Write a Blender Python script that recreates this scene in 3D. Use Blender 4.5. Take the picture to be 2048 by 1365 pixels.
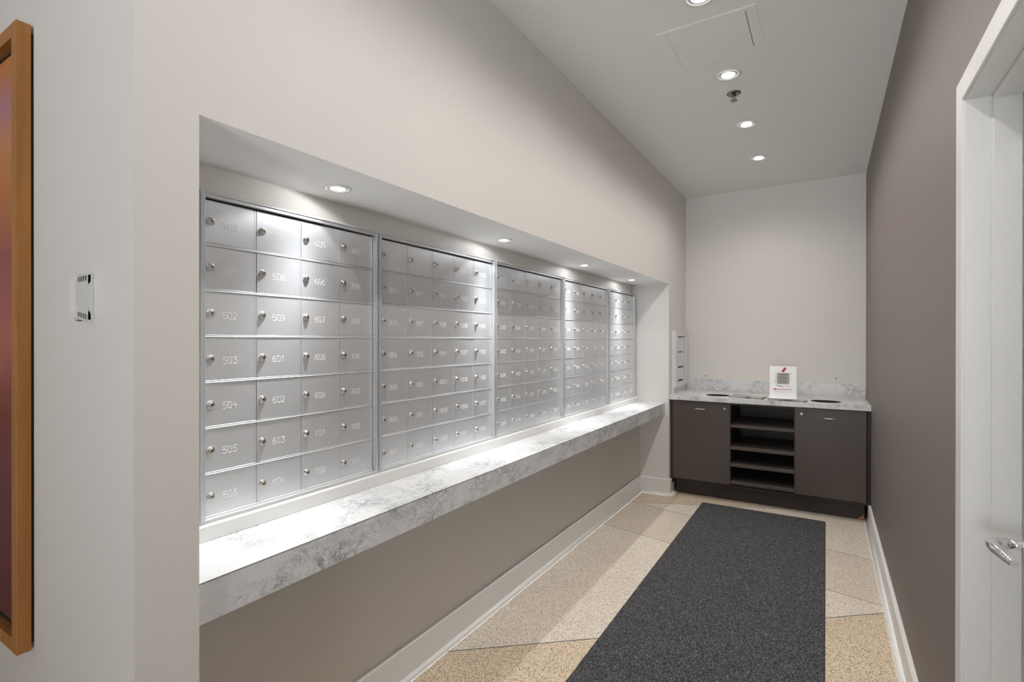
import bpy, bmesh, math, random
from mathutils import Vector, Matrix
random.seed(7)
for o in list(bpy.data.objects): bpy.data.objects.remove(o)
S = bpy.context.scene
C = S.collection
PI = math.pi

# ------------------------------------------------------------ camera, world, exposure
cd = bpy.data.cameras.new('camera'); cam = bpy.data.objects.new('camera', cd); C.objects.link(cam)
cd.sensor_width = 36.0; cd.lens = 1023.5 / 2048 * 36; cd.clip_start = 0.02
yaw, pit, rol = math.radians(31.532), math.radians(-0.09), math.radians(0.033)
F = Vector((-math.sin(yaw)*math.cos(pit), math.cos(yaw)*math.cos(pit), math.sin(pit)))
R0 = Vector((math.cos(yaw), math.sin(yaw), 0)); U0 = R0.cross(F)
Rv = R0*math.cos(rol) + U0*math.sin(rol); Uv = U0*math.cos(rol) - R0*math.sin(rol)
M = Matrix((Rv, Uv, -F)).transposed().to_4x4(); M.translation = Vector((0, 0, 1.35))
cam.matrix_world = M
S.camera = cam
w = bpy.data.worlds.new('world'); S.world = w; w.use_nodes = True
w.node_tree.nodes['Background'].inputs[0].default_value = (0.93, 0.97, 1.0, 1)
# fill light added behind the camera, stronger from below to lift the ceiling
_t = w.node_tree; _g = _t.nodes.new('ShaderNodeTexCoord'); _s = _t.nodes.new('ShaderNodeSeparateXYZ'); _r = _t.nodes.new('ShaderNodeMapRange')
_t.links.new(_g.outputs['Generated'], _s.inputs[0]); _t.links.new(_s.outputs['Z'], _r.inputs['Value'])
_r.inputs['From Min'].default_value = -0.05; _r.inputs['From Max'].default_value = 0.05
_r.inputs['To Min'].default_value = 12.0; _r.inputs['To Max'].default_value = 2.6
_t.links.new(_r.outputs[0], _t.nodes['Background'].inputs[1])
S.view_settings.view_transform = 'Standard'; S.view_settings.look = 'None'
S.view_settings.gamma = 1; S.view_settings.use_curve_mapping = False
S.view_settings.exposure = 0.12

# main dimensions
CEIL = 2.737; XF = -1.168; XR = 0.282; YB = 5.146; YP = 0.472; XN = -1.49; XL = -1.43; SOF = 1.843
YN0, YN1 = 0.596, 4.521

LAMP_Y = [0.735, 1.445, 2.157, 2.866, 3.583, 4.292]  # first two are out of view, continuing the row for their light
NICHE_Y = [1.117, 2.118, 3.10, 4.05]
LAMP_POWER = 36.0; NICHE_POWER = 47.0
LAMP_COL = (1.0, 0.955, 0.90); NICHE_COL = (0.97, 0.985, 1.0)

def spot(name, loc, power, size_deg, blend, col, radius=0.025, parent=None):
    l = bpy.data.lights.new(name, 'SPOT'); l.energy = power; l.spot_size = math.radians(size_deg)
    l.spot_blend = blend; l.color = col; l.shadow_soft_size = radius
    o = bpy.data.objects.new(name, l); C.objects.link(o); o.location = loc
    if parent: o.parent = parent
    return o
def beam(o, power, spill, cone=None):
    """reflector lamp: intensity falls off with the angle from the beam axis"""
    l = o.data; l.use_nodes = True; t = l.node_tree; e = t.nodes['Emission']
    c = t.nodes.new('ShaderNodeTexCoord'); s = t.nodes.new('ShaderNodeSeparateXYZ'); a = t.nodes.new('ShaderNodeMath'); a.operation = 'ABSOLUTE'
    p = t.nodes.new('ShaderNodeMath'); p.operation = 'POWER'; p.inputs[1].default_value = power
    q = t.nodes.new('ShaderNodeMath'); q.operation = 'ADD'; q.inputs[1].default_value = spill
    t.links.new(c.outputs['Normal'], s.inputs[0]); t.links.new(s.outputs['Z'], a.inputs[0]); t.links.new(a.outputs[0], p.inputs[0])
    t.links.new(p.outputs[0], q.inputs[0]); out = q.outputs[0]
    if cone:                                   # rim of the reflector: (cos of half angle, level inside it)
        r = t.nodes.new('ShaderNodeMapRange'); r.inputs['From Min'].default_value = cone[0]-0.03; r.inputs['From Max'].default_value = cone[0]+0.05
        r.inputs['To Max'].default_value = cone[1]; t.links.new(a.outputs[0], r.inputs['Value'])
        k = t.nodes.new('ShaderNodeMath'); k.operation = 'ADD'; t.links.new(out, k.inputs[0]); t.links.new(r.outputs[0], k.inputs[1]); out = k.outputs[0]
    t.links.new(out, e.inputs['Strength'])
    return o

# ------------------------------------------------------------ materials
def mat(name, base, rough=0.6, metal=0.0, spec=None, aniso=None):
    m = bpy.data.materials.new(name); m.use_nodes = True
    b = m.node_tree.nodes['Principled BSDF']
    b.inputs['Base Color'].default_value = (*base, 1); b.inputs['Roughness'].default_value = rough
    b.inputs['Metallic'].default_value = metal
    if spec is not None: b.inputs['Specular IOR Level'].default_value = spec
    if aniso is not None: b.inputs['Anisotropic'].default_value = aniso
    return m
def N(m, t, **kw):
    n = m.node_tree.nodes.new(t)
    for k, v in kw.items():
        if k in n.inputs: n.inputs[k].default_value = v
        else: setattr(n, k, v)
    return n
def L(m, a, b): m.node_tree.links.new(a, b)
def P(m): return m.node_tree.nodes['Principled BSDF']
def coords(m, scale=(1, 1, 1), rot=(0, 0, 0)):
    t = N(m, 'ShaderNodeTexCoord'); mp = N(m, 'ShaderNodeMapping')
    mp.inputs['Scale'].default_value = scale; mp.inputs['Rotation'].default_value = rot
    L(m, t.outputs['Object'], mp.inputs['Vector']); return mp.outputs['Vector']
def bump(m, h, strength, dist=0.002):
    b = N(m, 'ShaderNodeBump'); b.inputs['Strength'].default_value = strength; b.inputs['Distance'].default_value = dist
    L(m, h, b.inputs['Height']); L(m, b.outputs['Normal'], P(m).inputs['Normal'])
def ramp(m, fac, stops, interp='LINEAR'):
    r = N(m, 'ShaderNodeValToRGB'); r.color_ramp.interpolation = interp
    e = r.color_ramp.elements
    while len(e) < len(stops): e.new(0.5)
    for el, (p, c) in zip(e, stops):
        el.position = p; el.color = (*c, 1) if len(c) == 3 else c
    L(m, fac, r.inputs['Fac']); return r.outputs['Color']
def mix(m, fac, a, b, blend='MIX'):
    x = N(m, 'ShaderNodeMix', data_type='RGBA', blend_type=blend)
    for sock, v in ((x.inputs[0], fac), (x.inputs[6], a), (x.inputs[7], b)):
        if hasattr(v, 'links') or hasattr(v, 'is_linked'): L(m, v, sock)
        elif isinstance(v, (int, float)): sock.default_value = v
        else: sock.default_value = (*v, 1)
    return x.outputs[2]

def paint(name, col, rough=0.55, bs=0.12):
    m = mat(name, col, rough, spec=0.3)
    v = coords(m); n = N(m, 'ShaderNodeTexNoise', Scale=260.0, Detail=3.0); L(m, v, n.inputs['Vector'])
    bump(m, n.outputs['Fac'], bs, 0.001); return m
m_wall = paint('warm_white_paint', (0.76, 0.73, 0.70))
m_ceil = paint('ceiling_paint', (0.88, 0.88, 0.865), 0.8)
m_trim = paint('white_gloss_paint', (0.76, 0.76, 0.745), 0.35, 0.05)

# taupe wallpaper with faint slanted scuffing
m_taupe = mat('taupe_wallpaper', (0.17, 0.145, 0.13), 0.55, spec=0.45)
v = coords(m_taupe, (1, 260, 26), (math.radians(-20), 0, 0))
n = N(m_taupe, 'ShaderNodeTexNoise', Scale=1.0, Detail=5.0); L(m_taupe, v, n.inputs['Vector'])
v2 = coords(m_taupe, (1, 26, 420)); n2 = N(m_taupe, 'ShaderNodeTexNoise', Scale=1.0, Detail=3.0); L(m_taupe, v2, n2.inputs['Vector'])
c = ramp(m_taupe, n.outputs['Fac'], [(0.3, (0.190, 0.160, 0.144)), (0.7, (0.235, 0.203, 0.186))])
c = mix(m_taupe, ramp(m_taupe, n2.outputs['Fac'], [(0.62, (0, 0, 0)), (0.78, (0.35, 0.35, 0.35))]), c, (0.28, 0.25, 0.23))
v3 = coords(m_taupe, (1, 9, 0.9), (math.radians(28), 0, 0)); n3 = N(m_taupe, 'ShaderNodeTexNoise', Scale=6.0, Detail=2.0); L(m_taupe, v3, n3.inputs['Vector'])
c = mix(m_taupe, ramp(m_taupe, n3.outputs['Fac'], [(0.72, (0, 0, 0)), (0.8, (0.3, 0.3, 0.3))]), c, (0.30, 0.27, 0.245))
L(m_taupe, c, P(m_taupe).inputs['Base Color']); bump(m_taupe, n.outputs['Fac'], 0.25, 0.001)

def terrazzo(name, base, chipA, chipB):
    m = mat(name, base, 0.32, spec=0.4)
    v = coords(m)
    nz = N(m, 'ShaderNodeTexNoise', Scale=60.0, Detail=2.0); L(m, v, nz.inputs['Vector'])
    wv = N(m, 'ShaderNodeVectorMath', operation='MULTIPLY_ADD'); L(m, nz.outputs['Color'], wv.inputs[0])
    wv.inputs[1].default_value = (0.012, 0.012, 0.012); L(m, v, wv.inputs[2])
    big = N(m, 'ShaderNodeTexNoise', Scale=3.0, Detail=2.0); L(m, v, big.inputs['Vector'])
    col = ramp(m, big.outputs['Fac'], [(0.35, tuple(x*0.94 for x in base)), (0.65, base)])
    for sc, thr, cc in ((105.0, 0.36, chipA), (150.0, 0.36, chipB), (62.0, 0.20, chipA), (240.0, 0.40, chipB)):
        vo = N(m, 'ShaderNodeTexVoronoi', Scale=sc, feature='F1'); vo.inputs['Randomness'].default_value = 1.0
        L(m, wv.outputs[0], vo.inputs['Vector'])
        f = ramp(m, vo.outputs['Distance'], [(thr*0.7, (1, 1, 1)), (thr, (0, 0, 0))])
        # keep only some of the chips
        sel = N(m, 'ShaderNodeSeparateColor'); L(m, vo.outputs['Color'], sel.inputs[0])
        keep = N(m, 'ShaderNodeMath', operation='GREATER_THAN'); keep.inputs[1].default_value = 0.22; L(m, sel.outputs[0], keep.inputs[0])
        k = N(m, 'ShaderNodeMath', operation='MULTIPLY'); L(m, f, k.inputs[0]); L(m, keep.outputs[0], k.inputs[1])
        col = mix(m, k.outputs[0], col, cc)
    L(m, col, P(m).inputs['Base Color']); return m
m_terr_cream = terrazzo('terrazzo_cream', (0.80, 0.72, 0.62), (0.30, 0.245, 0.20), (0.42, 0.36, 0.30))
m_terr_tan = terrazzo('terrazzo_tan', (0.74, 0.62, 0.47), (0.20, 0.13, 0.08), (0.33, 0.23, 0.15))
m_terr_pink = terrazzo('terrazzo_beige', (0.72, 0.64, 0.54), (0.32, 0.26, 0.21), (0.42, 0.35, 0.29))

# charcoal mat
m_mat = mat('charcoal_mat', (0.03, 0.03, 0.03), 0.95, spec=0.1)
v = coords(m_mat); n = N(m_mat, 'ShaderNodeTexNoise', Scale=260.0, Detail=2.0, Roughness=0.6); L(m_mat, v, n.inputs['Vector'])
c = ramp(m_mat, n.outputs['Fac'], [(0.36, (0.016, 0.016, 0.017)), (0.52, (0.060, 0.060, 0.063)), (0.68, (0.24, 0.24, 0.25))])
L(m_mat, c, P(m_mat).inputs['Base Color']); bump(m_mat, n.outputs['Fac'], 0.8, 0.002)

# white marble laminate with grey veins
def marble(name, rough):
    m = mat(name, (0.8, 0.8, 0.8), rough, spec=0.45)
    v = coords(m, (1.0, 0.75, 1.15), (0.5, 0.35, 0.5))
    mask = N(m, 'ShaderNodeTexNoise', Scale=6.5, Detail=4.0, Roughness=0.6); L(m, v, mask.inputs['Vector'])
    mk = ramp(m, mask.outputs['Fac'], [(0.43, (0.12, 0.12, 0.12)), (0.62, (1, 1, 1))])
    veins = None
    for sc, wd, st, ds in ((5.0, 0.014, 0.9, 0.9), (11.0, 0.024, 0.95, 0.7), (21.0, 0.045, 0.55, 0.5)):
        nz = N(m, 'ShaderNodeTexNoise', Scale=sc, Detail=6.0, Roughness=0.62, Distortion=ds); L(m, v, nz.inputs['Vector'])
        sb = N(m, 'ShaderNodeMath', operation='SUBTRACT'); L(m, nz.outputs['Fac'], sb.inputs[0]); sb.inputs[1].default_value = 0.5
        ab = N(m, 'ShaderNodeMath', operation='ABSOLUTE'); L(m, sb.outputs[0], ab.inputs[0])
        f = ramp(m, ab.outputs[0], [(0.0, (st,)*3), (wd*0.4, (st*0.45,)*3), (wd, (0, 0, 0))])
        veins = f if veins is None else mix(m, 1.0, veins, f, 'LIGHTEN')
    wz = N(m, 'ShaderNodeTexNoise', Scale=14.0, Detail=4.0); L(m, v, wz.inputs['Vector'])
    wv = N(m, 'ShaderNodeVectorMath', operation='MULTIPLY_ADD'); L(m, wz.outputs['Color'], wv.inputs[0]); wv.inputs[1].default_value = (0.06, 0.06, 0.06); L(m, v, wv.inputs[2])
    vo = N(m, 'ShaderNodeTexVoronoi', Scale=26.0, feature='DISTANCE_TO_EDGE'); L(m, wv.outputs[0], vo.inputs['Vector'])
    veins = mix(m, 1.0, veins, ramp(m, vo.outputs['Distance'], [(0.0, (0.55,)*3), (0.035, (0.15,)*3), (0.12, (0, 0, 0))]), 'LIGHTEN')
    vm = mix(m, 1.0, veins, mk, 'MULTIPLY')
    cloud = N(m, 'ShaderNodeTexNoise', Scale=8.0, Detail=5.0, Distortion=0.5); L(m, v, cloud.inputs['Vector'])
    base = ramp(m, cloud.outputs['Fac'], [(0.30, (0.65, 0.66, 0.67)), (0.48, (0.765, 0.77, 0.775))])
    c = mix(m, vm, base, (0.10, 0.11, 0.135))
    L(m, c, P(m).inputs['Base Color']); return m
m_marble = marble('marble_laminate', 0.33)
m_seam = mat('laminate_edge', (0.18, 0.18, 0.18), 0.5)

# brushed aluminium (brush lines run upright)
def brushed(name, base, rough, an, hi=360.0):
    m = mat(name, base, rough, metal=0.75, aniso=an)
    P(m).inputs['Anisotropic Rotation'].default_value = 0.0
    v = coords(m, (hi, hi, 2.2)); n = N(m, 'ShaderNodeTexNoise', Scale=1.0, Detail=3.0); L(m, v, n.inputs['Vector'])
    r = N(m, 'ShaderNodeMapRange'); r.inputs['To Min'].default_value = rough-0.06; r.inputs['To Max'].default_value = rough+0.08
    L(m, n.outputs['Fac'], r.inputs['Value']); L(m, r.outputs[0], P(m).inputs['Roughness'])
    bump(m, n.outputs['Fac'], 0.10, 0.0006)
    tg = N(m, 'ShaderNodeTangent', direction_type='RADIAL', axis='Z'); L(m, tg.outputs[0], P(m).inputs['Tangent'])
    return m
m_alu = brushed('satin_aluminium', (0.79, 0.81, 0.835), 0.43, 0.35)
m_alu_frame = brushed('aluminium_frame', (0.66, 0.675, 0.69), 0.46, 0.2)
m_gap = mat('dark_gap', (0.03, 0.03, 0.03), 0.8)
m_lock = mat('nickel_lock', (0.66, 0.64, 0.62), 0.22, metal=1.0)
m_brasslock = mat('aged_nickel_lock', (0.58, 0.53, 0.48), 0.28, metal=1.0)
m_number = mat('engraved_number', (0.93, 0.93, 0.93), 0.5, metal=0.1)
m_chrome = mat('chrome', (0.78, 0.78, 0.80), 0.09, metal=1.0)
m_steel = mat('satin_steel', (0.66, 0.64, 0.61), 0.3, metal=1.0)
m_darksteel = mat('dark_chrome', (0.22, 0.22, 0.22), 0.25, metal=1.0)
m_black = mat('black', (0.008, 0.008, 0.009), 0.7)

# dark brown laminate
def laminate(name, base, rough):
    m = mat(name, base, rough, spec=0.35)
    v = coords(m, (30, 30, 4)); n = N(m, 'ShaderNodeTexNoise', Scale=1.0, Detail=4.0); L(m, v, n.inputs['Vector'])
    c = ramp(m, n.outputs['Fac'], [(0.3, tuple(x*0.98 for x in base)), (0.7, tuple(x*1.02 for x in base))])
    L(m, c, P(m).inputs['Base Color']); return m
m_brown = laminate('brown_laminate', (0.094, 0.074, 0.065), 0.34)
m_brown_dark = laminate('dark_brown_laminate', (0.045, 0.034, 0.029), 0.4)
m_inside = mat('cabinet_inside', (0.012, 0.011, 0.012), 0.6)
m_chip = mat('chipped_board', (0.42, 0.20, 0.09), 0.9)
m_plastic = mat('white_plastic', (0.80, 0.80, 0.80), 0.4)
m_vent = mat('vent_grey', (0.16, 0.16, 0.18), 0.6)

# picture wood and print
m_wood = mat('orange_maple', (0.45, 0.19, 0.05), 0.42, spec=0.4)
v = coords(m_wood, (28, 28, 2.0)); n = N(m_wood, 'ShaderNodeTexNoise', Scale=1.0, Detail=5.0, Distortion=0.4); L(m_wood, v, n.inputs['Vector'])
v_ = coords(m_wood, (240, 240, 40)); n_ = N(m_wood, 'ShaderNodeTexNoise', Scale=1.0, Detail=2.0); L(m_wood, v_, n_.inputs['Vector'])
c = ramp(m_wood, n.outputs['Fac'], [(0.3, (0.36, 0.155, 0.038)), (0.7, (0.50, 0.225, 0.062))])
c = mix(m_wood, ramp(m_wood, n_.outputs['Fac'], [(0.4, (0, 0, 0)), (0.75, (0.25, 0.25, 0.25))]), c, (0.30, 0.12, 0.03))
L(m_wood, c, P(m_wood).inputs['Base Color'])
m_art = mat('abstract_print', (0.4, 0.2, 0.15), 0.55, spec=0.25)
v = coords(m_art); sx = N(m_art, 'ShaderNodeSeparateXYZ'); L(m_art, v, sx.inputs[0])
n = N(m_art, 'ShaderNodeTexNoise', Scale=2.2, Detail=4.0); L(m_art, v, n.inputs['Vector'])
a = N(m_art, 'ShaderNodeMath', operation='MULTIPLY_ADD'); L(m_art, n.outputs['Fac'], a.inputs[0]); a.inputs[1].default_value = 0.30; L(m_art, sx.outputs['Z'], a.inputs[2])
mr = N(m_art, 'ShaderNodeMapRange'); mr.inputs['From Min'].default_value = 0.15; mr.inputs['From Max'].default_value = 1.70; L(m_art, a.outputs[0], mr.inputs['Value'])
c = ramp(m_art, mr.outputs[0], [(0.0, (0.13, 0.035, 0.035)), (0.30, (0.18, 0.055, 0.065)), (0.36, (0.22, 0.06, 0.04)), (0.50, (0.46, 0.16, 0.13)),
     (0.66, (0.34, 0.11, 0.11)), (0.75, (0.52, 0.20, 0.07)), (0.82, (0.56, 0.25, 0.10)), (0.9, (0.44, 0.21, 0.25)), (0.97, (0.52, 0.19, 0.05))])
L(m_art, c, P(m_art).inputs['Base Color'])

def emis(name, col, st):
    m = bpy.data.materials.new(name); m.use_nodes = True
    P(m).inputs['Base Color'].default_value = (0.9, 0.9, 0.9, 1)
    P(m).inputs['Emission Color'].default_value = (*col, 1); P(m).inputs['Emission Strength'].default_value = st
    return m
m_bulb = emis('lit_lamp', (1.0, 0.98, 0.95), 22.0)
m_bulb_n = emis('lit_niche_lamp', (1.0, 0.99, 0.97), 9.0)
m_paper = mat('paper', (0.83, 0.83, 0.83), 0.12, spec=0.6)
m_red = mat('red_ink', (0.62, 0.05, 0.06), 0.4)
m_grey_print = mat('grey_print', (0.40, 0.385, 0.35), 0.5)
m_ink = mat('dark_ink', (0.06, 0.06, 0.06), 0.5)
m_lightink = mat('faint_ink', (0.42, 0.40, 0.38), 0.5)
m_mauve = mat('mauve_ink', (0.46, 0.42, 0.48), 0.5)
m_news = mat('newsprint', (0.50, 0.46, 0.43), 0.8)
v = coords(m_news, (60, 240, 1)); n = N(m_news, 'ShaderNodeTexNoise', Scale=1.0, Detail=2.0); L(m_news, v, n.inputs['Vector'])
v_ = coords(m_news, (9, 9, 1)); n_ = N(m_news, 'ShaderNodeTexNoise', Scale=1.0, Detail=1.0); L(m_news, v_, n_.inputs['Vector'])
c = ramp(m_news, n.outputs['Fac'], [(0.42, (0.28, 0.26, 0.25)), (0.56, (0.60, 0.56, 0.53))])
c = mix(m_news, ramp(m_news, n_.outputs['Fac'], [(0.56, (0, 0, 0)), (0.6, (0.8, 0.8, 0.8))]), c, (0.07, 0.065, 0.06))
L(m_news, c, P(m_news).inputs['Base Color'])

# ------------------------------------------------------------ mesh helpers
def BM(): return bmesh.new()
def bx(bm, x0, x1, y0, y1, z0, z1, mi=0, bev=0.0, seg=2):
    vs = [bm.verts.new((x, y, z)) for z in (z0, z1) for y in (y0, y1) for x in (x0, x1)]
    fs = [bm.faces.new([vs[i] for i in q]) for q in ((0,2,3,1),(4,5,7,6),(0,1,5,4),(2,6,7,3),(0,4,6,2),(1,3,7,5))]
    for f in fs: f.material_index = mi
    if bev > 0:
        ed = {e for f in fs for e in f.edges}
        r = bmesh.ops.bevel(bm, geom=list(ed), offset=bev, segments=seg, affect='EDGES', profile=0.5)
        for f in r['faces']: f.material_index = mi
    return fs
def lathe(bm, prof, axis='Z', loc=(0, 0, 0), n=32, mi=0, smooth=True, cap0=True, cap1=True):
    """prof: (radius, height) pairs"""
    rings = []
    ax = {'Z': lambda r, a, h: (r*math.cos(a), r*math.sin(a), h), 'X': lambda r, a, h: (h, r*math.cos(a), r*math.sin(a)),
          'Y': lambda r, a, h: (r*math.sin(a), h, r*math.cos(a))}[axis]
    for r, h in prof:
        rings.append([bm.verts.new(Vector(ax(r, 2*PI*i/n, h)) + Vector(loc)) for i in range(n)])
    for a, b in zip(rings, rings[1:]):
        for i in range(n):
            f = bm.faces.new((a[i], a[(i+1) % n], b[(i+1) % n], b[i])); f.material_index = mi; f.smooth = smooth
    if cap0: f = bm.faces.new(rings[0][::-1]); f.material_index = mi
    if cap1: f = bm.faces.new(rings[-1]); f.material_index = mi
    return rings
def tube(bm, pts, rad, n=12, mi=0, caps=True, flat=1.0):
    pts = [Vector(p) for p in pts]; rad = rad if isinstance(rad, (list, tuple)) else [rad]*len(pts)
    rings = []; up = Vector((0, 0, 1))
    for i, p in enumerate(pts):
        t = (pts[min(i+1, len(pts)-1)] - pts[max(i-1, 0)]).normalized()
        u = up if abs(t.z) < 0.9 else Vector((1, 0, 0))
        s = t.cross(u).normalized(); q = s.cross(t).normalized()
        rings.append([bm.verts.new(p + s*rad[i]*math.cos(2*PI*k/n)*flat + q*rad[i]*math.sin(2*PI*k/n)) for k in range(n)])
    for a, b in zip(rings, rings[1:]):
        for k in range(n):
            f = bm.faces.new((a[k], a[(k+1) % n], b[(k+1) % n], b[k])); f.smooth = True; f.material_index = mi
    if caps: bm.faces.new(rings[0][::-1]).material_index = mi; bm.faces.new(rings[-1]).material_index = mi
def prism(bm, prof, a0, a1, axis='Y', mi=0, smooth=False):
    """extrude a closed 2-D profile; axis Y: profile is (x,z); axis X: profile is (y,z)"""
    g = (lambda p, t: (p[0], t, p[1])) if axis == 'Y' else (lambda p, t: (t, p[0], p[1]))
    A = [bm.verts.new(g(p, a0)) for p in prof]; B = [bm.verts.new(g(p, a1)) for p in prof]
    k = len(prof)
    for i in range(k):
        f = bm.faces.new((A[i], A[(i+1) % k], B[(i+1) % k], B[i])); f.material_index = mi; f.smooth = smooth
    bm.faces.new(A[::-1]).material_index = mi; bm.faces.new(B).material_index = mi
def make(name, bm, mats, parent=None, **props):
    bmesh.ops.recalc_face_normals(bm, faces=bm.faces[:])
    me = bpy.data.meshes.new(name); bm.to_mesh(me); bm.free()
    for m in (mats if isinstance(mats, (list, tuple)) else [mats]): me.materials.append(m)
    o = bpy.data.objects.new(name, me); C.objects.link(o)
    if parent: o.parent = parent
    for k, vv in props.items(): o[k] = vv
    return o
def link_mesh(name, me, parent, loc=(0, 0, 0)):
    o = bpy.data.objects.new(name, me); C.objects.link(o); o.parent = parent; o.location = loc; return o
def thing(name, label, cat, loc=(0, 0, 0), group=None):
    o = bpy.data.objects.new(name, None); C.objects.link(o); o.location = loc; o.empty_display_size = 0.1
    o['label'] = label; o['category'] = cat
    if group: o['group'] = group
    return o
def tag(o, label, cat, group=None):
    o['label'] = label; o['category'] = cat
    if group: o['group'] = group
    return o
def struct(name, bm, mats, parent=None):
    o = make(name, bm, mats, parent)
    if parent is None: o['kind'] = 'structure'
    return o

# ------------------------------------------------------------ floor
X0, X1, Y0, Y1 = -4.2, XR+0.01, -2.4, YB+0.1
bm = BM()
def line_y(p, q): s = (q[1]-p[1])/(q[0]-p[0]); return lambda x: p[1] + s*(x-p[0])
lA = line_y((-1.396, 1.742), (0.02, 2.93)); lB = line_y((-1.393, 3.559), (0.239, 3.20)); lD = line_y((-1.344, 4.161), (0.232, 3.83)); lC = line_y((-1.36, lD(-1.36)), (-0.88, 4.375))
def quad(pts, mi):
    f = bm.faces.new([bm.verts.new((x, y, 0)) for x, y in pts]); f.material_index = mi
    if f.normal.z < 0: f.normal_flip()
quad([(X0, Y0), (X1, Y0), (X1, lA(X1)), (-1.55, lA(-1.55)), (X0, lA(-1.55))], 1)
quad([(-1.55, lA(-1.55)), (X1, lA(X1)), (X1, lB(X1)), (-1.55, lB(-1.55))], 0)
quad([(-1.55, lB(-1.55)), (X1, lB(X1)), (X1, lD(X1)), (-1.55, lD(-1.55))], 2)
quad([(-1.36, lD(-1.36)), (X1, lD(X1)), (X1, lC(X1))], 0)
quad([(-1.55, lD(-1.55)), (-1.36, lD(-1.36)), (X1, lC(X1)), (X1, Y1), (-1.55, Y1)], 1)
quad([(X1, Y0), (X1+0.25, Y0), (X1+0.25, Y1), (X1, Y1)], 1)
floor = struct('floor', bm, [m_terr_cream, m_terr_tan, m_terr_pink])
bm = BM()
def strip(bm, p, q, wd=0.0035):
    p = Vector((*p, 0)); q = Vector((*q, 0)); d = (q-p).normalized(); s = Vector((-d.y, d.x, 0))*wd/2
    b = [p-s, q-s, q+s, p+s]; t = [bm.verts.new(v + Vector((0, 0, 0.0008))) for v in b]; u = [bm.verts.new(v - Vector((0, 0, 0.002))) for v in b]
    bm.faces.new(t); bm.faces.new(u[::-1])
    for i in range(4): bm.faces.new((u[i], u[(i+1) % 4], t[(i+1) % 4], t[i]))
for ln, wd in ((lA, 0.0045), (lB, 0.003), (lD, 0.003)): strip(bm, (-1.40, ln(-1.40)), (XR, ln(XR)), wd)
strip(bm, (-1.36, lD(-1.36)), (-0.2, lC(-0.2)), 0.003)
make('divider_strip', bm, mat('zinc_strip', (0.20, 0.20, 0.21), 0.4, metal=0.6), floor)

# ------------------------------------------------------------ ceiling (holes for the lamps are covered by their rings)
bm = BM(); bx(bm, X0, XR+0.3, Y0, YB+0.12, CEIL, CEIL+0.12)
struct('ceiling', bm, m_ceil)

# ------------------------------------------------------------ walls
bm = BM()
bx(bm, -1.75, XF, YP, YB, SOF, CEIL)              # wall above the niche
bx(bm, -1.75, XF, YP, YN0, 0, SOF)                # near pier
bx(bm, -1.75, XF, YN1, YB, 0, SOF)                # far pier
bx(bm, -1.75, XN, YN0, YN1, 0.75, SOF)             # back of the niche
bx(bm, -1.75, XL, YN0, YN1, 0, 0.75)               # wall under the shelf
bmesh.ops.remove_doubles(bm, verts=bm.verts[:], dist=1e-5)
bm.faces.ensure_lookup_table()
for f in bm.faces:
    c_ = f.calc_center_median()
    if abs(c_.z-SOF) < 1e-4 and YN0 < c_.y < YN1: f.material_index = 1
wl = struct('wall_left', bm, [m_wall, m_ceil])
bm = BM(); bx(bm, X0, -1.75, YP, YN0, 0, CEIL); struct('wall_near_left', bm, m_wall)
bm = BM(); bx(bm, X0, -0.48, Y0-0.12, Y0, 0, CEIL); bx(bm, X0-0.12, X0, Y0-0.12, YN0, 0, CEIL); struct('wall_light_block', bm, m_wall)  # unseen walls added to screen the near-left wall from the world light
bm = BM(); bx(bm, -1.75, XR+0.3, YB, YB+0.12, 0, CEIL); struct('wall_back', bm, m_wall)
DY0, DY1, DZ = 0.66, 1.571, 1.91                   # door opening
bm = BM()
bx(bm, XR, XR+0.14, DY1+0.03, YB, 0, CEIL); bx(bm, XR, XR+0.14, Y0-0.12, DY0-0.03, 0, CEIL)
bx(bm, XR, XR+0.14, DY0-0.03, DY1+0.03, DZ+0.03, CEIL)
struct('wall_right', bm, m_taupe)

# door casing and jamb (trim_1), leaf (door_1)
bm = BM(); CW = 0.062
bx(bm, XR-0.012, XR+0.01, DY1+0.004, DY1+CW, 0, DZ+CW-0.004, bev=0.002)
bx(bm, XR-0.012, XR+0.01, DY0-CW, DY0-0.004, 0, DZ+CW-0.004, bev=0.002)
bx(bm, XR-0.0121, XR+0.0099, DY0-0.003, DY1+0.003, DZ+0.004, DZ+CW-0.004, bev=0.002)
bx(bm, XR-0.006, XR+0.14, DY1, DY1+0.029, 0, DZ+0.0295)    # jamb lining
bx(bm, XR-0.006, XR+0.14, DY0-0.029, DY0, 0, DZ+0.0295)
bx(bm, XR-0.006, XR+0.14, DY0, DY1, DZ, DZ+0.0295)
bx(bm, XR+0.040, XR+0.090, DY1-0.012, DY1, 0, DZ, bev=0.0025)  # stop
bx(bm, XR+0.040, XR+0.090, DY0, DY0+0.012, 0, DZ, bev=0.0025)
bx(bm, XR+0.040, XR+0.090, DY0+0.012, DY1-0.012, DZ-0.012, DZ, bev=0.0025)
struct('trim_1', bm, m_trim)
bm = BM(); bx(bm, XR+0.092, XR+0.132, DY0+0.003, DY1-0.004, 0.008, DZ-0.003, bev=0.001)
door = struct('door_1', bm, m_trim)
bm = BM(); hy, hz = 1.486, 0.915; hx = XR+0.092
lathe(bm, [(0.026, 0), (0.026, -0.006), (0.022, -0.009)], 'X', (hx, hy, hz), 28)
tube(bm, [(hx-0.009, hy, hz), (hx-0.045, hy, hz)], 0.0105, 18)
lathe(bm, [(0.0112, 0), (0.0112, -0.004)], 'X', (hx-0.018, hy, hz), 24)
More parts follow.
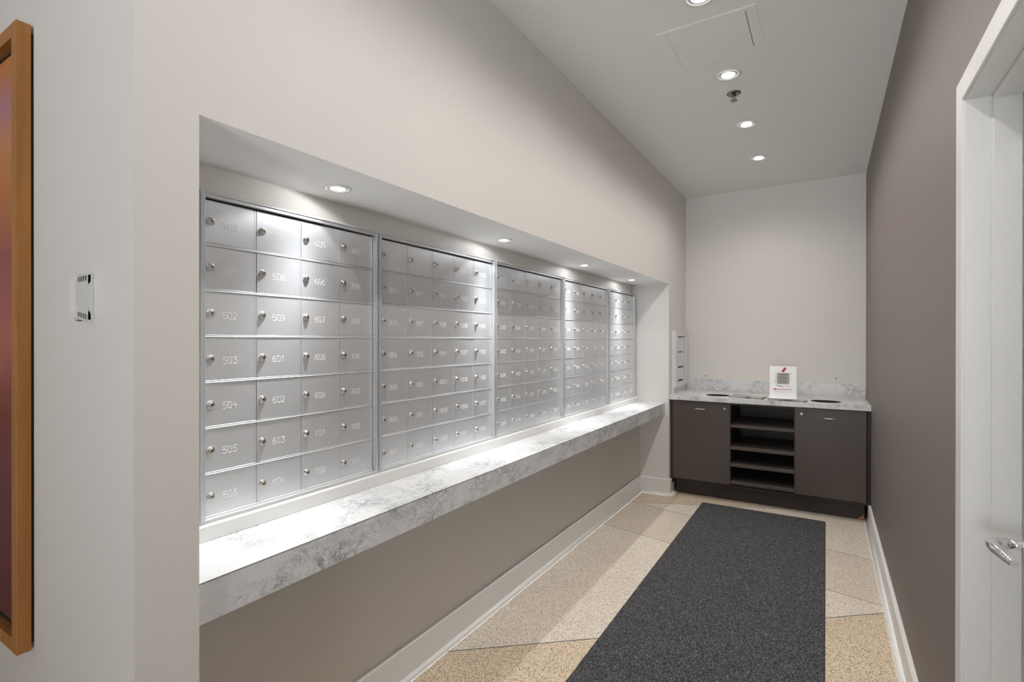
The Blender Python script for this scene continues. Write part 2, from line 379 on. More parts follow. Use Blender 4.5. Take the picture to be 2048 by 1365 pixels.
tube(bm, [(hx-0.040, hy, hz), (hx-0.054, hy-0.001, hz), (hx-0.066, hy-0.008, hz+0.001), (hx-0.072, hy-0.020, hz+0.001), (hx-0.071, hy-0.05, hz), (hx-0.066, hy-0.085, hz-0.001), (hx-0.060, hy-0.122, hz-0.002)],
     [0.0105, 0.0105, 0.0112, 0.012, 0.0115, 0.0095, 0.007], 18)
make('door_handle', bm, m_chrome, door, label='chrome lever handle')

# baseboards with a rounded shoe moulding
def base_run(bm, p, q, nrm, h=0.135, t=0.016, shoe=True, board=True):
    """p,q: wall points on the floor; nrm: direction out of the wall"""
    p = Vector((*p, 0)); q = Vector((*q, 0)); nv = Vector((*nrm, 0)); z = Vector((0, 0, 1))
    prof = [(0, 0), (t, 0), (t, h-0.004), (t-0.004, h), (0, h)]
    if board:
        A = [bm.verts.new(p + nv*a + z*b) for a, b in prof]; B = [bm.verts.new(q + nv*a + z*b) for a, b in prof]
        for i in range(5): bm.faces.new((A[i], A[(i+1) % 5], B[(i+1) % 5], B[i]))
        bm.faces.new(A[::-1]); bm.faces.new(B)
    if shoe:
        pr = [(t, 0.0)] + [(t + 0.020*math.sin(a), 0.020*math.cos(a)) for a in [PI/2*k/6 for k in range(6, -1, -1)]]
        A = [bm.verts.new(p + nv*a + z*b) for a, b in pr]; B = [bm.verts.new(q + nv*a + z*b) for a, b in pr]
        k = len(pr)
        for i in range(k):
            f = bm.faces.new((A[i], A[(i+1) % k], B[(i+1) % k], B[i])); f.smooth = 0 < i < k-1
        bm.faces.new(A[::-1]); bm.faces.new(B)
bm = BM(); T = 0.032
base_run(bm, (XL, YN0), (XL, YN1), (1, 0)); struct('baseboard_left', bm, m_trim)
bm = BM(); base_run(bm, (XL+0.016, YN1), (XF+0.016, YN1), (0, -1)); base_run(bm, (XF, YN1+0.0002), (XF, 4.655), (1, 0)); base_run(bm, (XF, YN1-0.016), (XF, YN1+0.0002), (1, 0), board=False)
lathe(bm, [(0.0199, 0), (0.0193, 0.0052), (0.0141, 0.0141), (0.0077, 0.0185), (0.001, 0.0199)], 'Z', (XF+0.016, YN1-0.016, 0), 24)
struct('baseboard_far_pier', bm, m_trim)
bm = BM(); base_run(bm, (XF, YP-0.016), (XF, YN0+0.0), (1, 0)); base_run(bm, (-3.9, YP), (XF+0.016, YP), (0, -1)); struct('baseboard_near_pier', bm, m_trim)
bm = BM(); base_run(bm, (XR, DY1+CW), (XR, 4.655), (-1, 0)); base_run(bm, (XR, Y0), (XR, DY0-CW), (-1, 0)); struct('baseboard_right', bm, m_trim)

# white ledge under the mailboxes, bead over them
bm = BM(); bx(bm, XN, -1.437, YN0, YN1, 0.8, 0.842, bev=0.002); bx(bm, XN, -1.4555, YN0, YN1, 0.842, 0.849)
struct('trim_2', bm, m_trim)
bm = BM(); bx(bm, XN, -1.4655, YN0, 4.405, 1.7612, 1.7675, bev=0.001); struct('trim_3', bm, m_wall)

# ------------------------------------------------------------ marble ledge in the niche
bm = BM(); bx(bm, XN, -1.201, YN0+0.001, YN1-0.001, 0.706, 0.80)
for f in bm.faces: f.material_index = 0
bx(bm, -1.2012, -1.2004, YN0+0.001, YN1-0.001, 0.7985, 0.8004, mi=1)
tag(make('marble_shelf', bm, [m_marble, m_seam]), 'long white marble-patterned shelf running below the wall of mailboxes', 'shelf')

# ------------------------------------------------------------ mailboxes
DW, RP, GAP = 0.1544, 0.1282, 0.0375
ZC1 = 1.6815; XD = -1.467; XFR = -1.4505
banks = []; y = 0.7601
for n_ in (4, 5, 5, 5, 4): banks.append((y, n_)); y += n_*DW + GAP
# door mesh: origin at the lower corner nearest the camera, face towards +x
def door_mesh():
    b = BM(); bx(b, -0.004, 0.0, 0.0006, DW-0.0006, 0.0, 0.1185, bev=0.0007, seg=1)
    bx(b, 0.0, 0.0006, 0.0006, 0.0040, 0.0008, 0.1177); bx(b, 0.0, 0.0006, DW-0.0052, DW-0.0012, 0.0008, 0.1177)
    me = bpy.data.meshes.new('mailbox_door'); bmesh.ops.recalc_face_normals(b, faces=b.faces[:]); b.to_mesh(me); b.free(); me.materials.append(m_alu); return me
def lock_mesh(m):
    b = BM()
    lathe(b, [(0.0112, 0.0), (0.0112, 0.0022), (0.0095, 0.0052), (0.0078, 0.0055), (0.0075, 0.0048), (0.0066, 0.0048), (0.0064, 0.0085), (0.0056, 0.0092)], 'X', n=24)
    bx(b, 0.0090, 0.0094, -0.0043, 0.0043, -0.0010, 0.0010, mi=1)
    me = bpy.data.meshes.new('lock'); bmesh.ops.recalc_face_normals(b, faces=b.faces[:]); b.to_mesh(me); b.free(); me.materials.append(m); me.materials.append(m_black); return me
ME_DOOR = door_mesh(); ME_LOCKS = [lock_mesh(m_lock), lock_mesh(m_lock), lock_mesh(m_brasslock)]
STROKE = {'0': [[(.15,0),(0,.2),(0,.8),(.15,1),(.45,1),(.6,.8),(.6,.2),(.45,0),(.15,0)]],
 '1': [[(.15,.8),(.35,1),(.35,0)]],
 '2': [[(0,.8),(.15,1),(.45,1),(.6,.8),(.6,.6),(0,0),(.6,0)]],
 '3': [[(0,1),(.6,1),(.28,.6),(.5,.55),(.6,.35),(.6,.15),(.45,0),(.12,0),(0,.15)]],
 '4': [[(.15,1),(0,.4),(.6,.4)],[(.42,.75),(.42,0)]],
 '5': [[(.6,1),(.05,1),(0,.55),(.4,.6),(.6,.42),(.6,.18),(.42,0),(.12,0),(0,.12)]],
 '6': [[(.5,1),(.15,.8),(0,.4),(0,.18),(.15,0),(.45,0),(.6,.18),(.6,.38),(.45,.52),(.1,.5)]],
 '7': [[(0,1),(.6,1),(.2,0)]],
 '8': [[(.15,.53),(.03,.7),(.03,.85),(.17,1),(.43,1),(.57,.85),(.57,.7),(.45,.53),(.15,.53),(0,.35),(0,.15),(.15,0),(.45,0),(.6,.15),(.6,.35),(.45,.53)]],
 '9': [[(.1,0),(.45,.2),(.6,.6),(.6,.82),(.45,1),(.15,1),(0,.82),(0,.62),(.15,.48),(.55,.52)]]}
NUM = {}
def number_mesh(s):
    if s in NUM: return NUM[s]
    b = BM(); h = 0.0185; pitch = 0.0150; t = 0.00075; x = 0.0
    for ch in s:
        for line in STROKE[ch]:
            for (a0, b0), (a1, b1) in zip(line, line[1:]):
                p = Vector((0, x + a0*0.0175, b0*h)); q = Vector((0, x + a1*0.0175, b1*h)); d = (q-p).normalized(); s_ = Vector((0, -d.z, d.y))*t
                p -= d*t*0.6; q += d*t*0.6
                lo = [b.verts.new(v_) for v_ in (p-s_, q-s_, q+s_, p+s_)]
                hi_ = [b.verts.new(v_ + Vector((0.0005, 0, 0))) for v_ in (p-s_*0.8, q-s_*0.8, q+s_*0.8, p+s_*0.8)]
                b.faces.new(hi_)
                for i in range(4): b.faces.new((lo[i], lo[(i+1) % 4], hi_[(i+1) % 4], hi_[i]))
        x += pitch
    me = bpy.data.meshes.new('number'); bmesh.ops.recalc_face_normals(b, faces=b.faces[:]); b.to_mesh(me); b.free(); me.materials.append(m_number)
    NUM[s] = me; return me
units = ['408', '409'] + ['50%d' % k for k in range(2, 10)]
for fl in list(range(6, 24)):
    if fl == 13: continue
    units += ['%d0%d' % (fl, k) for k in range(1, 10)]
LBL = ['nearest block of silver mailboxes, beside the near pier, first number 408',
       'second block of silver mailboxes from the near pier, five doors wide',
       'middle block of the five silver mailbox blocks in the niche wall',
       'fourth block of silver mailboxes from the near pier, next to the farthest block',
       'farthest block of silver mailboxes, narrow, ending at the far pier of the niche']
ui = 0
for bi, (by, nc) in enumerate(banks):
    t = thing('mailbox_bank', LBL[bi], 'mailbox', (XD, by, 0.85), 'mailbox blocks in the niche wall')
    W_ = nc*DW; zt = 1.7605-0.85
    bm = BM()
    d = XFR-XD
    g = GAP/2
    bx(bm, XN-XD+0.0005, -0.0065, -g+0.0008, W_+g-0.0008, 0.0, zt, mi=1)          # dark body behind the doors
    for s0, s1 in ((-g+0.0012, -0.0016), (W_+0.0016, W_+g-0.0012)):
        bx(bm, -0.0065, d-0.004, s0, s1, 0.0, zt, mi=0)
        m0 = (s0+s1)/2; bx(bm, d-0.004, d, m0-0.006, m0+0.006, 0.0, zt, mi=0, bev=0.001, seg=1)
    bx(bm, -0.0065, d-0.0045, -0.0016, W_+0.0016, zt-0.0145, zt-0.0015, mi=0, bev=0.0008, seg=1)       # head rail
    bx(bm, -0.0065, d-0.0005, -g+0.001, W_+g-0.001, zt-0.0045, zt-0.0005, mi=0, bev=0.0008, seg=1)
    bx(bm, -0.0065, 0.004, -0.0016, W_+0.0016, 0.0, 0.0085, mi=0, bev=0.0008, seg=1)          # sill rail
    bx(bm, -0.0065, d-0.002, -g+0.001, W_+g-0.001, -0.0005, 0.004, mi=0, bev=0.0008, seg=1)
    for r in range(1, 7):
        zc = ZC1 - RP*(r-0.5) - 0.85
        bx(bm, -0.0065, 0.0003, -0.0016, W_+0.0016, zc-0.0045, zc+0.0042, mi=0, bev=0.0008, seg=1)
        bx(bm, 0.0000, 0.0019, -0.0016, W_+0.0016, zc-0.0036, zc-0.0004, mi=0, bev=0.0008, seg=1)
    make('frame', bm, [m_alu_frame, m_gap], t)
    for cc in range(nc):
        for r in range(7):
            z = ZC1 - RP*r - 0.85 - 0.0592
            dd = link_mesh('mailbox_door', ME_DOOR, t, (random.uniform(-0.0004, 0.0004), cc*DW, z))
            dd.rotation_euler = (0, random.uniform(-0.004, 0.004), random.uniform(-0.006, 0.006))
            lk = link_mesh('lock', random.choice(ME_LOCKS), dd, (0.0, 0.0185, 0.0595)); lk.rotation_euler = (random.uniform(-0.25, 0.25), 0, 0)
            nn = units[ui]; ui += 1
            link_mesh('number', number_mesh(nn), dd, (0.0, 0.053 if len(nn) == 3 else 0.048, 0.044))

# ------------------------------------------------------------ recessed lamps
def ring_mesh(rad, name):
    b = BM(); lathe(b, [(rad*0.74, -0.001), (rad*0.78, 0.004), (rad*0.97, 0.006), (rad, 0.003), (rad, 0.0)], 'Z', n=48, cap0=False, cap1=False)
    for v in b.verts: v.co.z = -v.co.z
    me = bpy.data.meshes.new(name); b.to_mesh(me); b.free(); return me
def eye_mesh(rad, name):
    b = BM(); lathe(b, [(rad*0.74, 0.001), (rad*0.70, -0.0005), (rad*0.60, -0.001), (rad*0.56, -0.0035)], 'Z', n=40, cap0=False, cap1=False)
    me = bpy.data.meshes.new(name); b.to_mesh(me); b.free(); return me
def bulb_mesh(rad, name):
    b = BM(); lathe(b, [(rad*0.57, -0.001), (rad*0.54, -0.0040), (rad*0.40, -0.0062), (rad*0.15, -0.0075)], 'Z', n=36, cap0=True, cap1=True)
    me = bpy.data.meshes.new(name); b.to_mesh(me); b.free(); return me
m_ring = mat('lamp_ring_white', (0.78, 0.77, 0.75), 0.3, spec=0.5); m_ring2 = mat('lamp_eyelid', (0.55, 0.55, 0.55), 0.25, metal=0.8)
ME = {}
for key, rad, bm_ in (('c', 0.060, m_bulb), ('n', 0.043, m_bulb_n)):
    a, e, b_ = ring_mesh(rad, 'trim_ring'), eye_mesh(rad, 'reflector'), bulb_mesh(rad, 'bulb')
    a.materials.append(m_ring); e.materials.append(m_ring2); b_.materials.append(bm_); ME[key] = (a, e, b_)
def lamp(key, loc, label, group, power, ang, blend, col, rad, tilt=0.0):
    t = thing('recessed_light', label, 'ceiling light', loc, group)
    link_mesh('trim_ring', ME[key][0], t); link_mesh('reflector', ME[key][1], t); link_mesh('bulb', ME[key][2], t)
    sp = spot('lamp_light', (0, 0, -0.011), power, ang, blend, col, rad, t)
    if key == 'n': beam(sp, 20.0, 0.022, (0.62, 0.05))
    else: beam(sp, 4.0, 0.38)
    sp.rotation_euler = (math.radians(tilt), math.radians(8 if key == 'n' else 0), 0)
CL = {2.157: 'recessed ceiling light cut by the top edge of the photo, before the access hatch',
      2.866: 'recessed ceiling light between the access hatch and the sprinkler, largest fully seen',
      3.583: 'recessed ceiling light just beyond the sprinkler, middle of the corridor row',
      4.292: 'recessed ceiling light nearest the back wall'}
for yy in LAMP_Y:
    lamp('c', (-0.436, yy, CEIL), CL.get(yy, 'unseen recessed ceiling light continuing the row, kept for its light, %s to the door' % ('nearest' if yy < 1 else 'second nearest')), 'recessed lights along the corridor ceiling', LAMP_POWER, 158, 0.55, LAMP_COL, 0.03)
NL = ['niche spotlight nearest the near pier, above the first mailbox block', 'second niche spotlight from the near pier, largest gap before it',
      'third niche spotlight from the near pier, above the fourth mailbox block', 'farthest niche spotlight, close to the far pier']
for yy, lb in zip(NICHE_Y, NL):
    lamp('n', (-1.347, yy, SOF), lb, 'small spotlights in the niche soffit', NICHE_POWER, 172, 0.2, NICHE_COL, 0.012, {1.117: -15, 2.118: -4}.get(yy, 0))
# ------------------------------------------------------------ sprinkler
t = thing('sprinkler_head', 'chrome fire sprinkler head between two ceiling lights', 'sprinkler', (-0.443, 3.10, CEIL))
bm = BM(); lathe(bm, [(0.038, 0.0), (0.036, -0.004), (0.022, -0.007), (0.012, -0.005)], 'Z', n=36); make('escutcheon', bm, m_darksteel, t)
bm = BM(); lathe(bm, [(0.010, -0.004), (0.010, -0.014), (0.007, -0.016), (0.0035, -0.018), (0.003, -0.032), (0.0045, -0.036)], 'Z', n=20)
for s in (-1, 1): tube(bm, [(s*0.009, 0, -0.012), (s*0.012, 0, -0.022), (s*0.008, 0, -0.032), (s*0.002, 0, -0.040)], 0.0018, 8)
make('body', bm, m_darksteel, t)
bm = BM(); lathe(bm, [(0.015, -0.040), (0.016, -0.041), (0.015, -0.0425)], 'Z', n=20)
for k in range(12):
    a = 2*PI*k/12; tube(bm, [(0.014*math.cos(a), 0.014*math.sin(a), -0.0412), (0.0185*math.cos(a), 0.0185*math.sin(a), -0.0418)], 0.0015, 6)
make('deflector', bm, m_darksteel, t)

# ------------------------------------------------------------ ceiling access panel
t = thing('access_panel', 'white square access hatch set flush in the ceiling', 'hatch', (-0.455, 2.515, CEIL))
bm = BM(); a, b_ = 0.208, 0.193; c_, d_ = 0.166, 0.165
for q in ((-a, -c_, -b_, b_), (c_, a, -b_, b_), (-c_, c_, -b_, -d_), (-c_, c_, d_, b_)): bx(bm, *q, -0.0022, 0.0, bev=0.0)
make('frame', bm, m_ceil, t)
bm = BM(); bx(bm, -c_+0.0018, c_-0.0035, -d_+0.002, d_-0.0015, -0.0020, 0.0)
make('panel', bm, m_ceil, t)
bm = BM(); bx(bm, c_-0.0033, c_-0.0003, -d_+0.004, d_-0.03, -0.0012, 0.0002); bx(bm, -0.13, -0.07, -d_+0.0002, -d_+0.0015, -0.0012, 0.0002); bx(bm, 0.02, 0.05, -d_+0.0002, -d_+0.0015, -0.0012, 0.0002)
make('gap', bm, m_vent, t, label='dark gap along the hatch edge')

# ------------------------------------------------------------ framed picture
px0, px1, pz0, pz1 = -2.86, -1.708, 0.566, 2.144; yf, yb = 0.4375, 0.466; fw = 0.034
t = thing('framed_picture', 'tall picture with an orange maple frame and a red and orange abstract print', 'picture', (px1, YP, pz0))
off = (-px1, -YP, -pz0)
def shifted(bm): bmesh.ops.translate(bm, verts=bm.verts[:], vec=off); return bm
bm = BM()
bx(bm, px1-fw, px1, yf, yb, pz0, pz1, bev=0.0008, seg=1); bx(bm, px0, px0+fw, yf, yb, pz0, pz1, bev=0.0008, seg=1)
bx(bm, px0+fw, px1-fw, yf+0.0001, yb, pz0, pz0+fw, bev=0.0008, seg=1); bx(bm, px0+fw, px1-fw, yf+0.0001, yb, pz1-fw, pz1, bev=0.0008, seg=1)
make('frame', shifted(bm), m_wood, t)
bm = BM(); bx(bm, px0+fw, px1-fw, yb-0.006, yb, pz0+fw, pz1-fw); bx(bm, px0+0.01, px1-0.004, yb, YP, pz0+0.02, pz1-0.02)
make('backing_board', shifted(bm), m_black, t)
bm = BM(); bx(bm, px0+fw+0.012, px1-fw-0.006, yf+0.010, yb-0.006, pz0+fw+0.030, pz1-fw-0.030)
make('print', shifted(bm), m_art, t)

# ------------------------------------------------------------ thermostat on the near wall
t = thing('thermostat', 'small white vented wall thermostat between the picture and the wall corner', 'thermostat', (-1.352, YP, 1.39))
bm = BM()
bx(bm, -0.028, 0.0, -0.0125, 0.0, 0.002, 0.102, bev=0.0015); make('base_plate', bm, m_plastic, t)
bm = BM()
prof = [(-0.005, 0.0), (-0.020, 0.002), (-0.030, 0.008), (-0.034, 0.018), (-0.034, 0.086), (-0.030, 0.096), (-0.020, 0.102), (-0.005, 0.104), (-0.005, 0.086), (-0.012, 0.080), (-0.012, 0.024), (-0.005, 0.018)]
prism(bm, prof, -0.028, 0.0, 'X')
bmesh.ops.bevel(bm, geom=[e for e in bm.edges if abs(e.verts[0].co.x-e.verts[1].co.x) < 1e-6], offset=0.0012, segments=2, affect='EDGES')
make('cover', bm, m_plastic, t)
for z0 in (0.0045, 0.0875):
    for k in range(4):
        bm = BM(); yy = -0.0272 + k*0.0040; dz = [0.005, 0.0035, 0.0015, 0.0][k] if z0 < 0.05 else [-0.0045, -0.003, -0.001, 0.0][k]
        bx(bm, 0.0002, 0.0007, yy-0.001, yy+0.001, z0+dz, z0+dz+0.0105); make('vent_slot', bm, m_vent, t)
bm = BM(); bx(bm, -0.020, -0.008, -0.026, -0.018, 0.0005, 0.002); make('sensor_port', bm, m_black, t)

# ------------------------------------------------------------ small mail slot panel on the far pier
t = thing('mail_slot_panel', 'small white framed metal mail slot panel on the far pier above the counter', 'mail slot', (XF, 4.625, 0.895))
bm = BM(); W_, H_ = 0.475, 0.54; TT = 0.032; iy0, iy1, iz0, iz1 = 0.086, 0.392, 0.078, 0.492
z0 = 0.035
for q in ((0, iy0, z0, H_), (iy1, W_, z0, H_), (iy0, iy1, z0, iz0), (iy0, iy1, iz1, H_)): bx(bm, 0, TT, q[0], q[1], q[2], q[3])
bmesh.ops.remove_doubles(bm, verts=bm.verts[:], dist=1e-5)
bx(bm, 0, 0.014, -0.0, W_, -0.022, 0.0345, bev=0.001)
make('frame', bm, m_trim, t)
bm = BM(); bx(bm, 0.0, 0.012, iy0+0.001, iy1-0.001, iz0+0.001, iz1-0.001)
bx(bm, 0.012, 0.024, iy0+0.001, iy0+0.010, iz0+0.001, iz1-0.001); bx(bm, 0.012, 0.024, iy1-0.045, iy1-0.001, iz0+0.001, iz1-0.001)
make('metal_housing', bm, m_alu_frame, t)
zz = [iz0+0.01, iz0+0.128, iz0+0.270, iz1-0.004]
for k in range(3):
    bm = BM(); bx(bm, 0.012, 0.016, iy0+0.012, iy1-0.047, zz[k]+(0.004 if k != 1 else 0.010), zz[k+1]-0.004, bev=0.0006, seg=1); make('slot_door', bm, m_alu, t)
bm = BM(); bx(bm, 0.012, 0.0165, iy0+0.012, iy1-0.047, zz[1]-0.004, zz[1]+0.009); make('slot', bm, m_black, t, label='black open slot')

# ------------------------------------------------------------ cabinet at the end
YC, YK = 4.562, 4.655; CT0, CT1 = 0.833, 0.872
t = thing('recycling_cabinet', 'dark brown cabinet with two bin doors and open shelves at the corridor end', 'cabinet', (XF, YC, 0))
def lc(bm): bmesh.ops.translate(bm, verts=bm.verts[:], vec=(-XF, -YC, 0)); return bm
DX = (-1.146, -0.679, -0.206, 0.256)
bm = BM()
th = 0.018; TOPZ = 0.832; yb_ = YB-0.022
bx(bm, XF+0.003, DX[0]-0.001, YC+0.006, YB-0.004, 0.10, TOPZ)            # left filler
bx(bm, XR-0.022, XR-0.0015, YC+0.03, YB-0.004, 0.10, TOPZ)                  # right filler
bx(bm, XF+0.003, XR-0.0015, YC+0.022, YB-0.004, 0.128, 0.146)                # bottom
bx(bm, DX[1]-0.012, DX[1]+0.006, YC+0.002, YB-0.004, 0.14, TOPZ)
bx(bm, DX[2]-0.006, DX[2]+0.012, YC+0.002, YB-0.004, 0.14, TOPZ)
bx(bm, DX[0], DX[3], YB-0.016, YB-0.004, 0.14, TOPZ)                    # back panel
bx(bm, DX[1]+0.006, DX[2]-0.006, YC+0.004, YC+0.02, TOPZ-0.018, TOPZ)
make('carcass', lc(bm), m_brown_dark, t)
bm = BM(); bx(bm, XF+0.032, XR-0.034, YK, YK+0.016, 0.003, 0.134)
make('toe_kick', lc(bm), m_brown_dark, t)
bm = BM(); vs = [bm.verts.new(v) for v in ((XR-0.036, YK-0.001, 0.003), (XR-0.036, YK-0.001, 0.048), (XR-0.050, YK-0.001, 0.026), (XR-0.062, YK-0.001, 0.018), (XR-0.075, YK-0.001, 0.003))]
f = bm.faces.new(vs); r = bmesh.ops.extrude_face_region(bm, geom=[f]); bmesh.ops.translate(bm, verts=[v for v in r['geom'] if isinstance(v, bmesh.types.BMVert)], vec=(0, 0.0012, 0))
make('chipped_corner', lc(bm), m_chip, t, label='chipped orange board corner')
for (a, b_, hx0, hx1, lkx) in ((DX[0], DX[1], -0.955, -0.866, -0.720), (DX[2], DX[3], -0.019, 0.078, -0.161)):
    bm = BM(); bx(bm, a+0.0015, b_-0.0015, YC-0.0, YC+0.019, 0.151, TOPZ-0.006, bev=0.001, seg=1)
    d_ = make('cabinet_door', lc(bm), m_brown, t)
    bm = BM(); hz = 0.765 if a < -0.5 else 0.757
    tube(bm, [(hx0+0.004, YC, hz), (hx0+0.004, YC-0.016, hz), (hx0+0.008, YC-0.021, hz), (hx1-0.008, YC-0.021, hz), (hx1-0.004, YC-0.016, hz), (hx1-0.004, YC, hz)], 0.0042, 10)
    make('handle', lc(bm), m_steel, d_, label='satin metal bar handle')
    bm = BM(); lathe(bm, [(0.0095, 0.0), (0.0095, -0.003), (0.007, -0.005), (0.006, -0.004), (0.0045, -0.004)], 'Y', (lkx, YC, 0.779), 24)
    bx(bm, lkx-0.0008, lkx+0.0008, YC-0.0045, YC-0.0041, 0.776, 0.782, mi=1)
    make('door_lock', lc(bm), [m_steel, m_black], d_)
for zc in (0.640, 0.458, 0.316, 0.170):
    bm = BM(); bx(bm, DX[1]+0.006, DX[2]-0.006, YC+0.003, YB-0.02, zc-0.0125, zc+0.0125, bev=0.001, seg=1)
    make('shelf', lc(bm), m_brown, t)

# counter top with two round openings
def plate_with_holes(bm, x0, x1, y0, y1, z0, z1, holes, n=48):
    for z in (z0, z1):
        es = []
        def loop(pts):
            vs = [bm.verts.new((*p, z)) for p in pts]
            for i in range(len(vs)): es.append(bm.edges.new((vs[i], vs[(i+1) % len(vs)])))
            return vs
        O = loop([(x0, y0), (x1, y0), (x1, y1), (x0, y1)])
        Hs = [loop([(cx+rx*math.cos(2*PI*k/n), cy+ry*math.sin(2*PI*k/n)) for k in range(n)]) for cx, cy, rx, ry in holes]
        bmesh.ops.triangle_fill(bm, edges=es, use_beauty=True)
        if z == z0: lo = [O]+Hs
        else: hi = [O]+Hs
    for a, b in zip(lo, hi):
        k = len(a)
        for i in range(k): bm.faces.new((a[i], a[(i+1) % k], b[(i+1) % k], b[i]))
t = thing('countertop', 'white marble-patterned countertop with two round bin openings on the brown cabinet', 'countertop', (XF, YB, CT0))
off2 = (-XF, -YB, -CT0)
HOLES = [(-0.800, 4.735, 0.100, 0.100), (0.000, 4.700, 0.104, 0.104)]
bm = BM(); plate_with_holes(bm, XF+0.001, XR-0.001, 4.535, YB-0.001, CT0, CT1, HOLES)
bmesh.ops.translate(bm, verts=bm.verts[:], vec=off2); make('top', bm, m_marble, t)
bm = BM(); bx(bm, XF+0.001, XR-0.001, YB-0.021, YB-0.001, CT1, 0.982, bev=0.001, seg=1)
tag(make('backsplash', bm, m_marble), 'low marble-patterned backsplash along the back wall behind the countertop', 'backsplash')
for cx, cy, rx, ry in HOLES:
    bm = BM(); lathe(bm, [(rx-0.0005, CT1-0.001), (rx-0.002, CT1-0.001), (rx-0.003, CT1-0.04), (rx-0.003, 0.45), (0.01, 0.45)], 'Z', (cx, cy, 0), 48, cap0=False)
    bmesh.ops.translate(bm, verts=bm.verts[:], vec=off2); make('bin_liner', bm, m_black, t, label='black round bin opening')

# ------------------------------------------------------------ newspapers and notice
def newspaper(cx, cy, wd, dp, ang, label, h=0.011):
    t = thing('newspaper', label, 'newspaper', (cx, cy, CT1), 'newspapers on the countertop')
    t.rotation_euler = (0, 0, ang)
    bm = BM(); nl = 5
    for k in range(nl):
        z0 = h*k/nl; s = random.uniform(-0.003, 0.003)
        bx(bm, -wd/2+s, wd/2+s*0.5, -dp/2 + random.uniform(0, 0.004), dp/2-0.004, z0+0.0003, z0+h/nl)
    # folded spine at the right-hand end
    pr = [(wd/2-0.006 + (h*0.6)*math.cos(a)+0.004, h/2 + h/2*math.sin(a)) for a in [-PI/2+PI*k/8 for k in range(9)]]
    prism(bm, pr, -dp/2, dp/2-0.004, 'Y')
    make('pages', bm, m_news, t)
newspaper(-0.555, 4.665, 0.26, 0.17, math.radians(-6), 'folded newspaper lying left of the notice, near the left bin opening')
newspaper(-0.262, 4.600, 0.27, 0.10, math.radians(-2), 'folded newspaper lying under the notice', 0.0085)

t = thing('notice_sign', 'white notice with a red pushpin print and a red arrow pointing left', 'sign', (-0.293, 4.630, CT1+0.0085))
t.rotation_euler = (math.radians(-8), 0, math.radians(3))
sw, sh = 0.096, 0.262
bm = BM(); bx(bm, -sw, sw, 0.0, 0.0035, 0.0, sh, bev=0.001, seg=1)
prism(bm, [(-0.028, 0.0), (-0.012, 0.004), (-0.003, 0.012), (0.0, 0.024), (0.003, 0.024), (0.001, 0.008), (-0.010, 0.0)], -sw, sw, 'X')
make('sheet_holder', bm, m_paper, t)
def ink(name, m, rects):
    bm = BM()
    for x0, x1, z0, z1 in rects: bx(bm, x0, x1, -0.0006, 0.0, z0, z1)
    return make(name, bm, m, t)
ink('printed_note', m_grey_print, [(-0.045, 0.045, 0.118, 0.208)])
bars = []
random.seed(3)
def word(x0, x1, z, h, dens=0.0036):
    x = x0
    while x < x1:
        wd = random.uniform(0.0014, 0.0026); hh = h*random.choice((1, 1, 0.8)); bars.append((x, min(x+wd, x1), z-hh/2, z+hh/2))
        x += dens
    bars.append((x0, x1, z-h*0.10, z+h*0.10))
word(-0.034, 0.034, 0.198, 0.0075); word(-0.022, -0.006, 0.183, 0.0065); word(-0.001, 0.020, 0.183, 0.0065); word(-0.037, 0.035, 0.167, 0.007)
bm = BM()
for x0, x1, z0, z1 in bars: bx(bm, x0, x1, -0.0010, -0.0005, z0, z1)
for z in (0.151, 0.143, 0.135, 0.127): bx(bm, -0.030+random.uniform(-0.008, 0.006), 0.026, -0.0010, -0.0005, z-0.0009, z+0.0009)
make('heading_text', bm, m_ink, t)
bm = BM()
for (x0, x1, z) in ((0.004, 0.066, 0.104), (0.016, 0.064, 0.093), (-0.070, 0.066, 0.061), (-0.052, 0.050, 0.053), (-0.036, -0.012, 0.222), (-0.030, -0.012, 0.217)):
    x = x0
    while x < x1: bx(bm, x, min(x+random.uniform(0.003, 0.007), x1), -0.0006, 0.0, z-0.0012, z+0.0012); x += 0.0085
for x0, z0, z1 in ((-0.055, 0.135, 0.205), (-0.060, 0.125, 0.15), (0.053, 0.150, 0.165), (0.050, 0.172, 0.180), (0.052, 0.192, 0.212), (0.057, 0.198, 0.206)):
    bx(bm, x0, x0+0.003, -0.0006, 0.0, z0, z1)
make('small_text', bm, m_lightink, t)
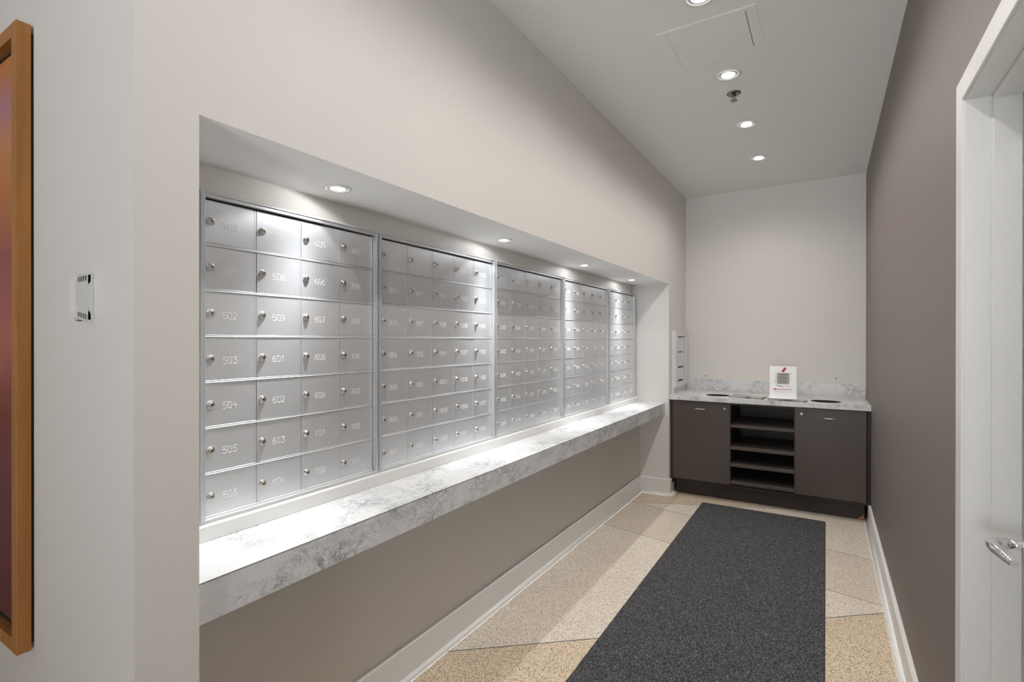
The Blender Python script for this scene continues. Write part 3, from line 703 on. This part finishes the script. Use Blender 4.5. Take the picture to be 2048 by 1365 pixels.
bm = BM(); vs = [bm.verts.new((x, -0.0005, z)) for x, z in ((-0.054, 0.112), (-0.020, 0.108), (0.002, 0.104), (0.002, 0.098), (-0.026, 0.097), (-0.052, 0.108))]; bm.faces.new(vs); make('curled_corner', bm, m_mauve, t)
bm = BM()
bx(bm, -0.052, 0.062, -0.0008, 0.0, 0.0738, 0.0782)
vs = [bm.verts.new((x, y_, z)) for y_ in (-0.0008, 0.0) for x, z in ((-0.072, 0.076), (-0.052, 0.0850), (-0.052, 0.0670))]
bm.faces.new(vs[:3]); bm.faces.new(vs[3:][::-1])
for i in range(3): bm.faces.new((vs[i], vs[(i+1) % 3], vs[3+(i+1) % 3], vs[3+i]))
make('red_arrow', bm, m_red, t)
bm = BM()
for cx, cz, r in ((0.012, 0.243, 0.0105), (0.006, 0.234, 0.0075), (0.001, 0.226, 0.0115)):
    lathe(bm, [(r, 0.0), (r, -0.0010-0.0002*(cz < 0.24)), (r*0.3, -0.0014)], 'Y', (cx, 0, cz), 24)
bx(bm, -0.0015, 0.0, -0.0014, 0.0, 0.212, 0.222)
make('pushpin_print', bm, m_red, t)

# small screws left in the back wall
for (sx_, sz) in ((-1.020, 1.015), (0.095, 1.035), (0.102, 2.27)):
    pass
for sx_, sz, lb in ((-0.985, 1.010, 'tiny screw in the back wall above the left end of the backsplash'), (0.073, 1.027, 'tiny dark screw in the back wall above the right end of the backsplash')):
    bm = BM(); lathe(bm, [(0.006, 0), (0.006, -0.001), (0.003, -0.0022)], 'Y', (0, 0, 0), 14)
    o = tag(make('wall_screw', bm, m_vent), lb, 'screw'); o.location = (sx_, YB, sz)

# ------------------------------------------------------------ floor mat
bm = BM(); my1, my0 = 4.447, -0.9; mx0, mx1 = -0.876, -0.001
prism(bm, [(mx0, 0.001), (mx0+0.004, 0.006), (mx1-0.004, 0.006), (mx1, 0.001), (mx1-0.01, 0.0009), (mx0+0.01, 0.0009)], my0, my1, 'Y')
tag(make('floor_mat', bm, m_mat), 'long charcoal grey carpet runner mat on the terrazzo floor', 'mat')
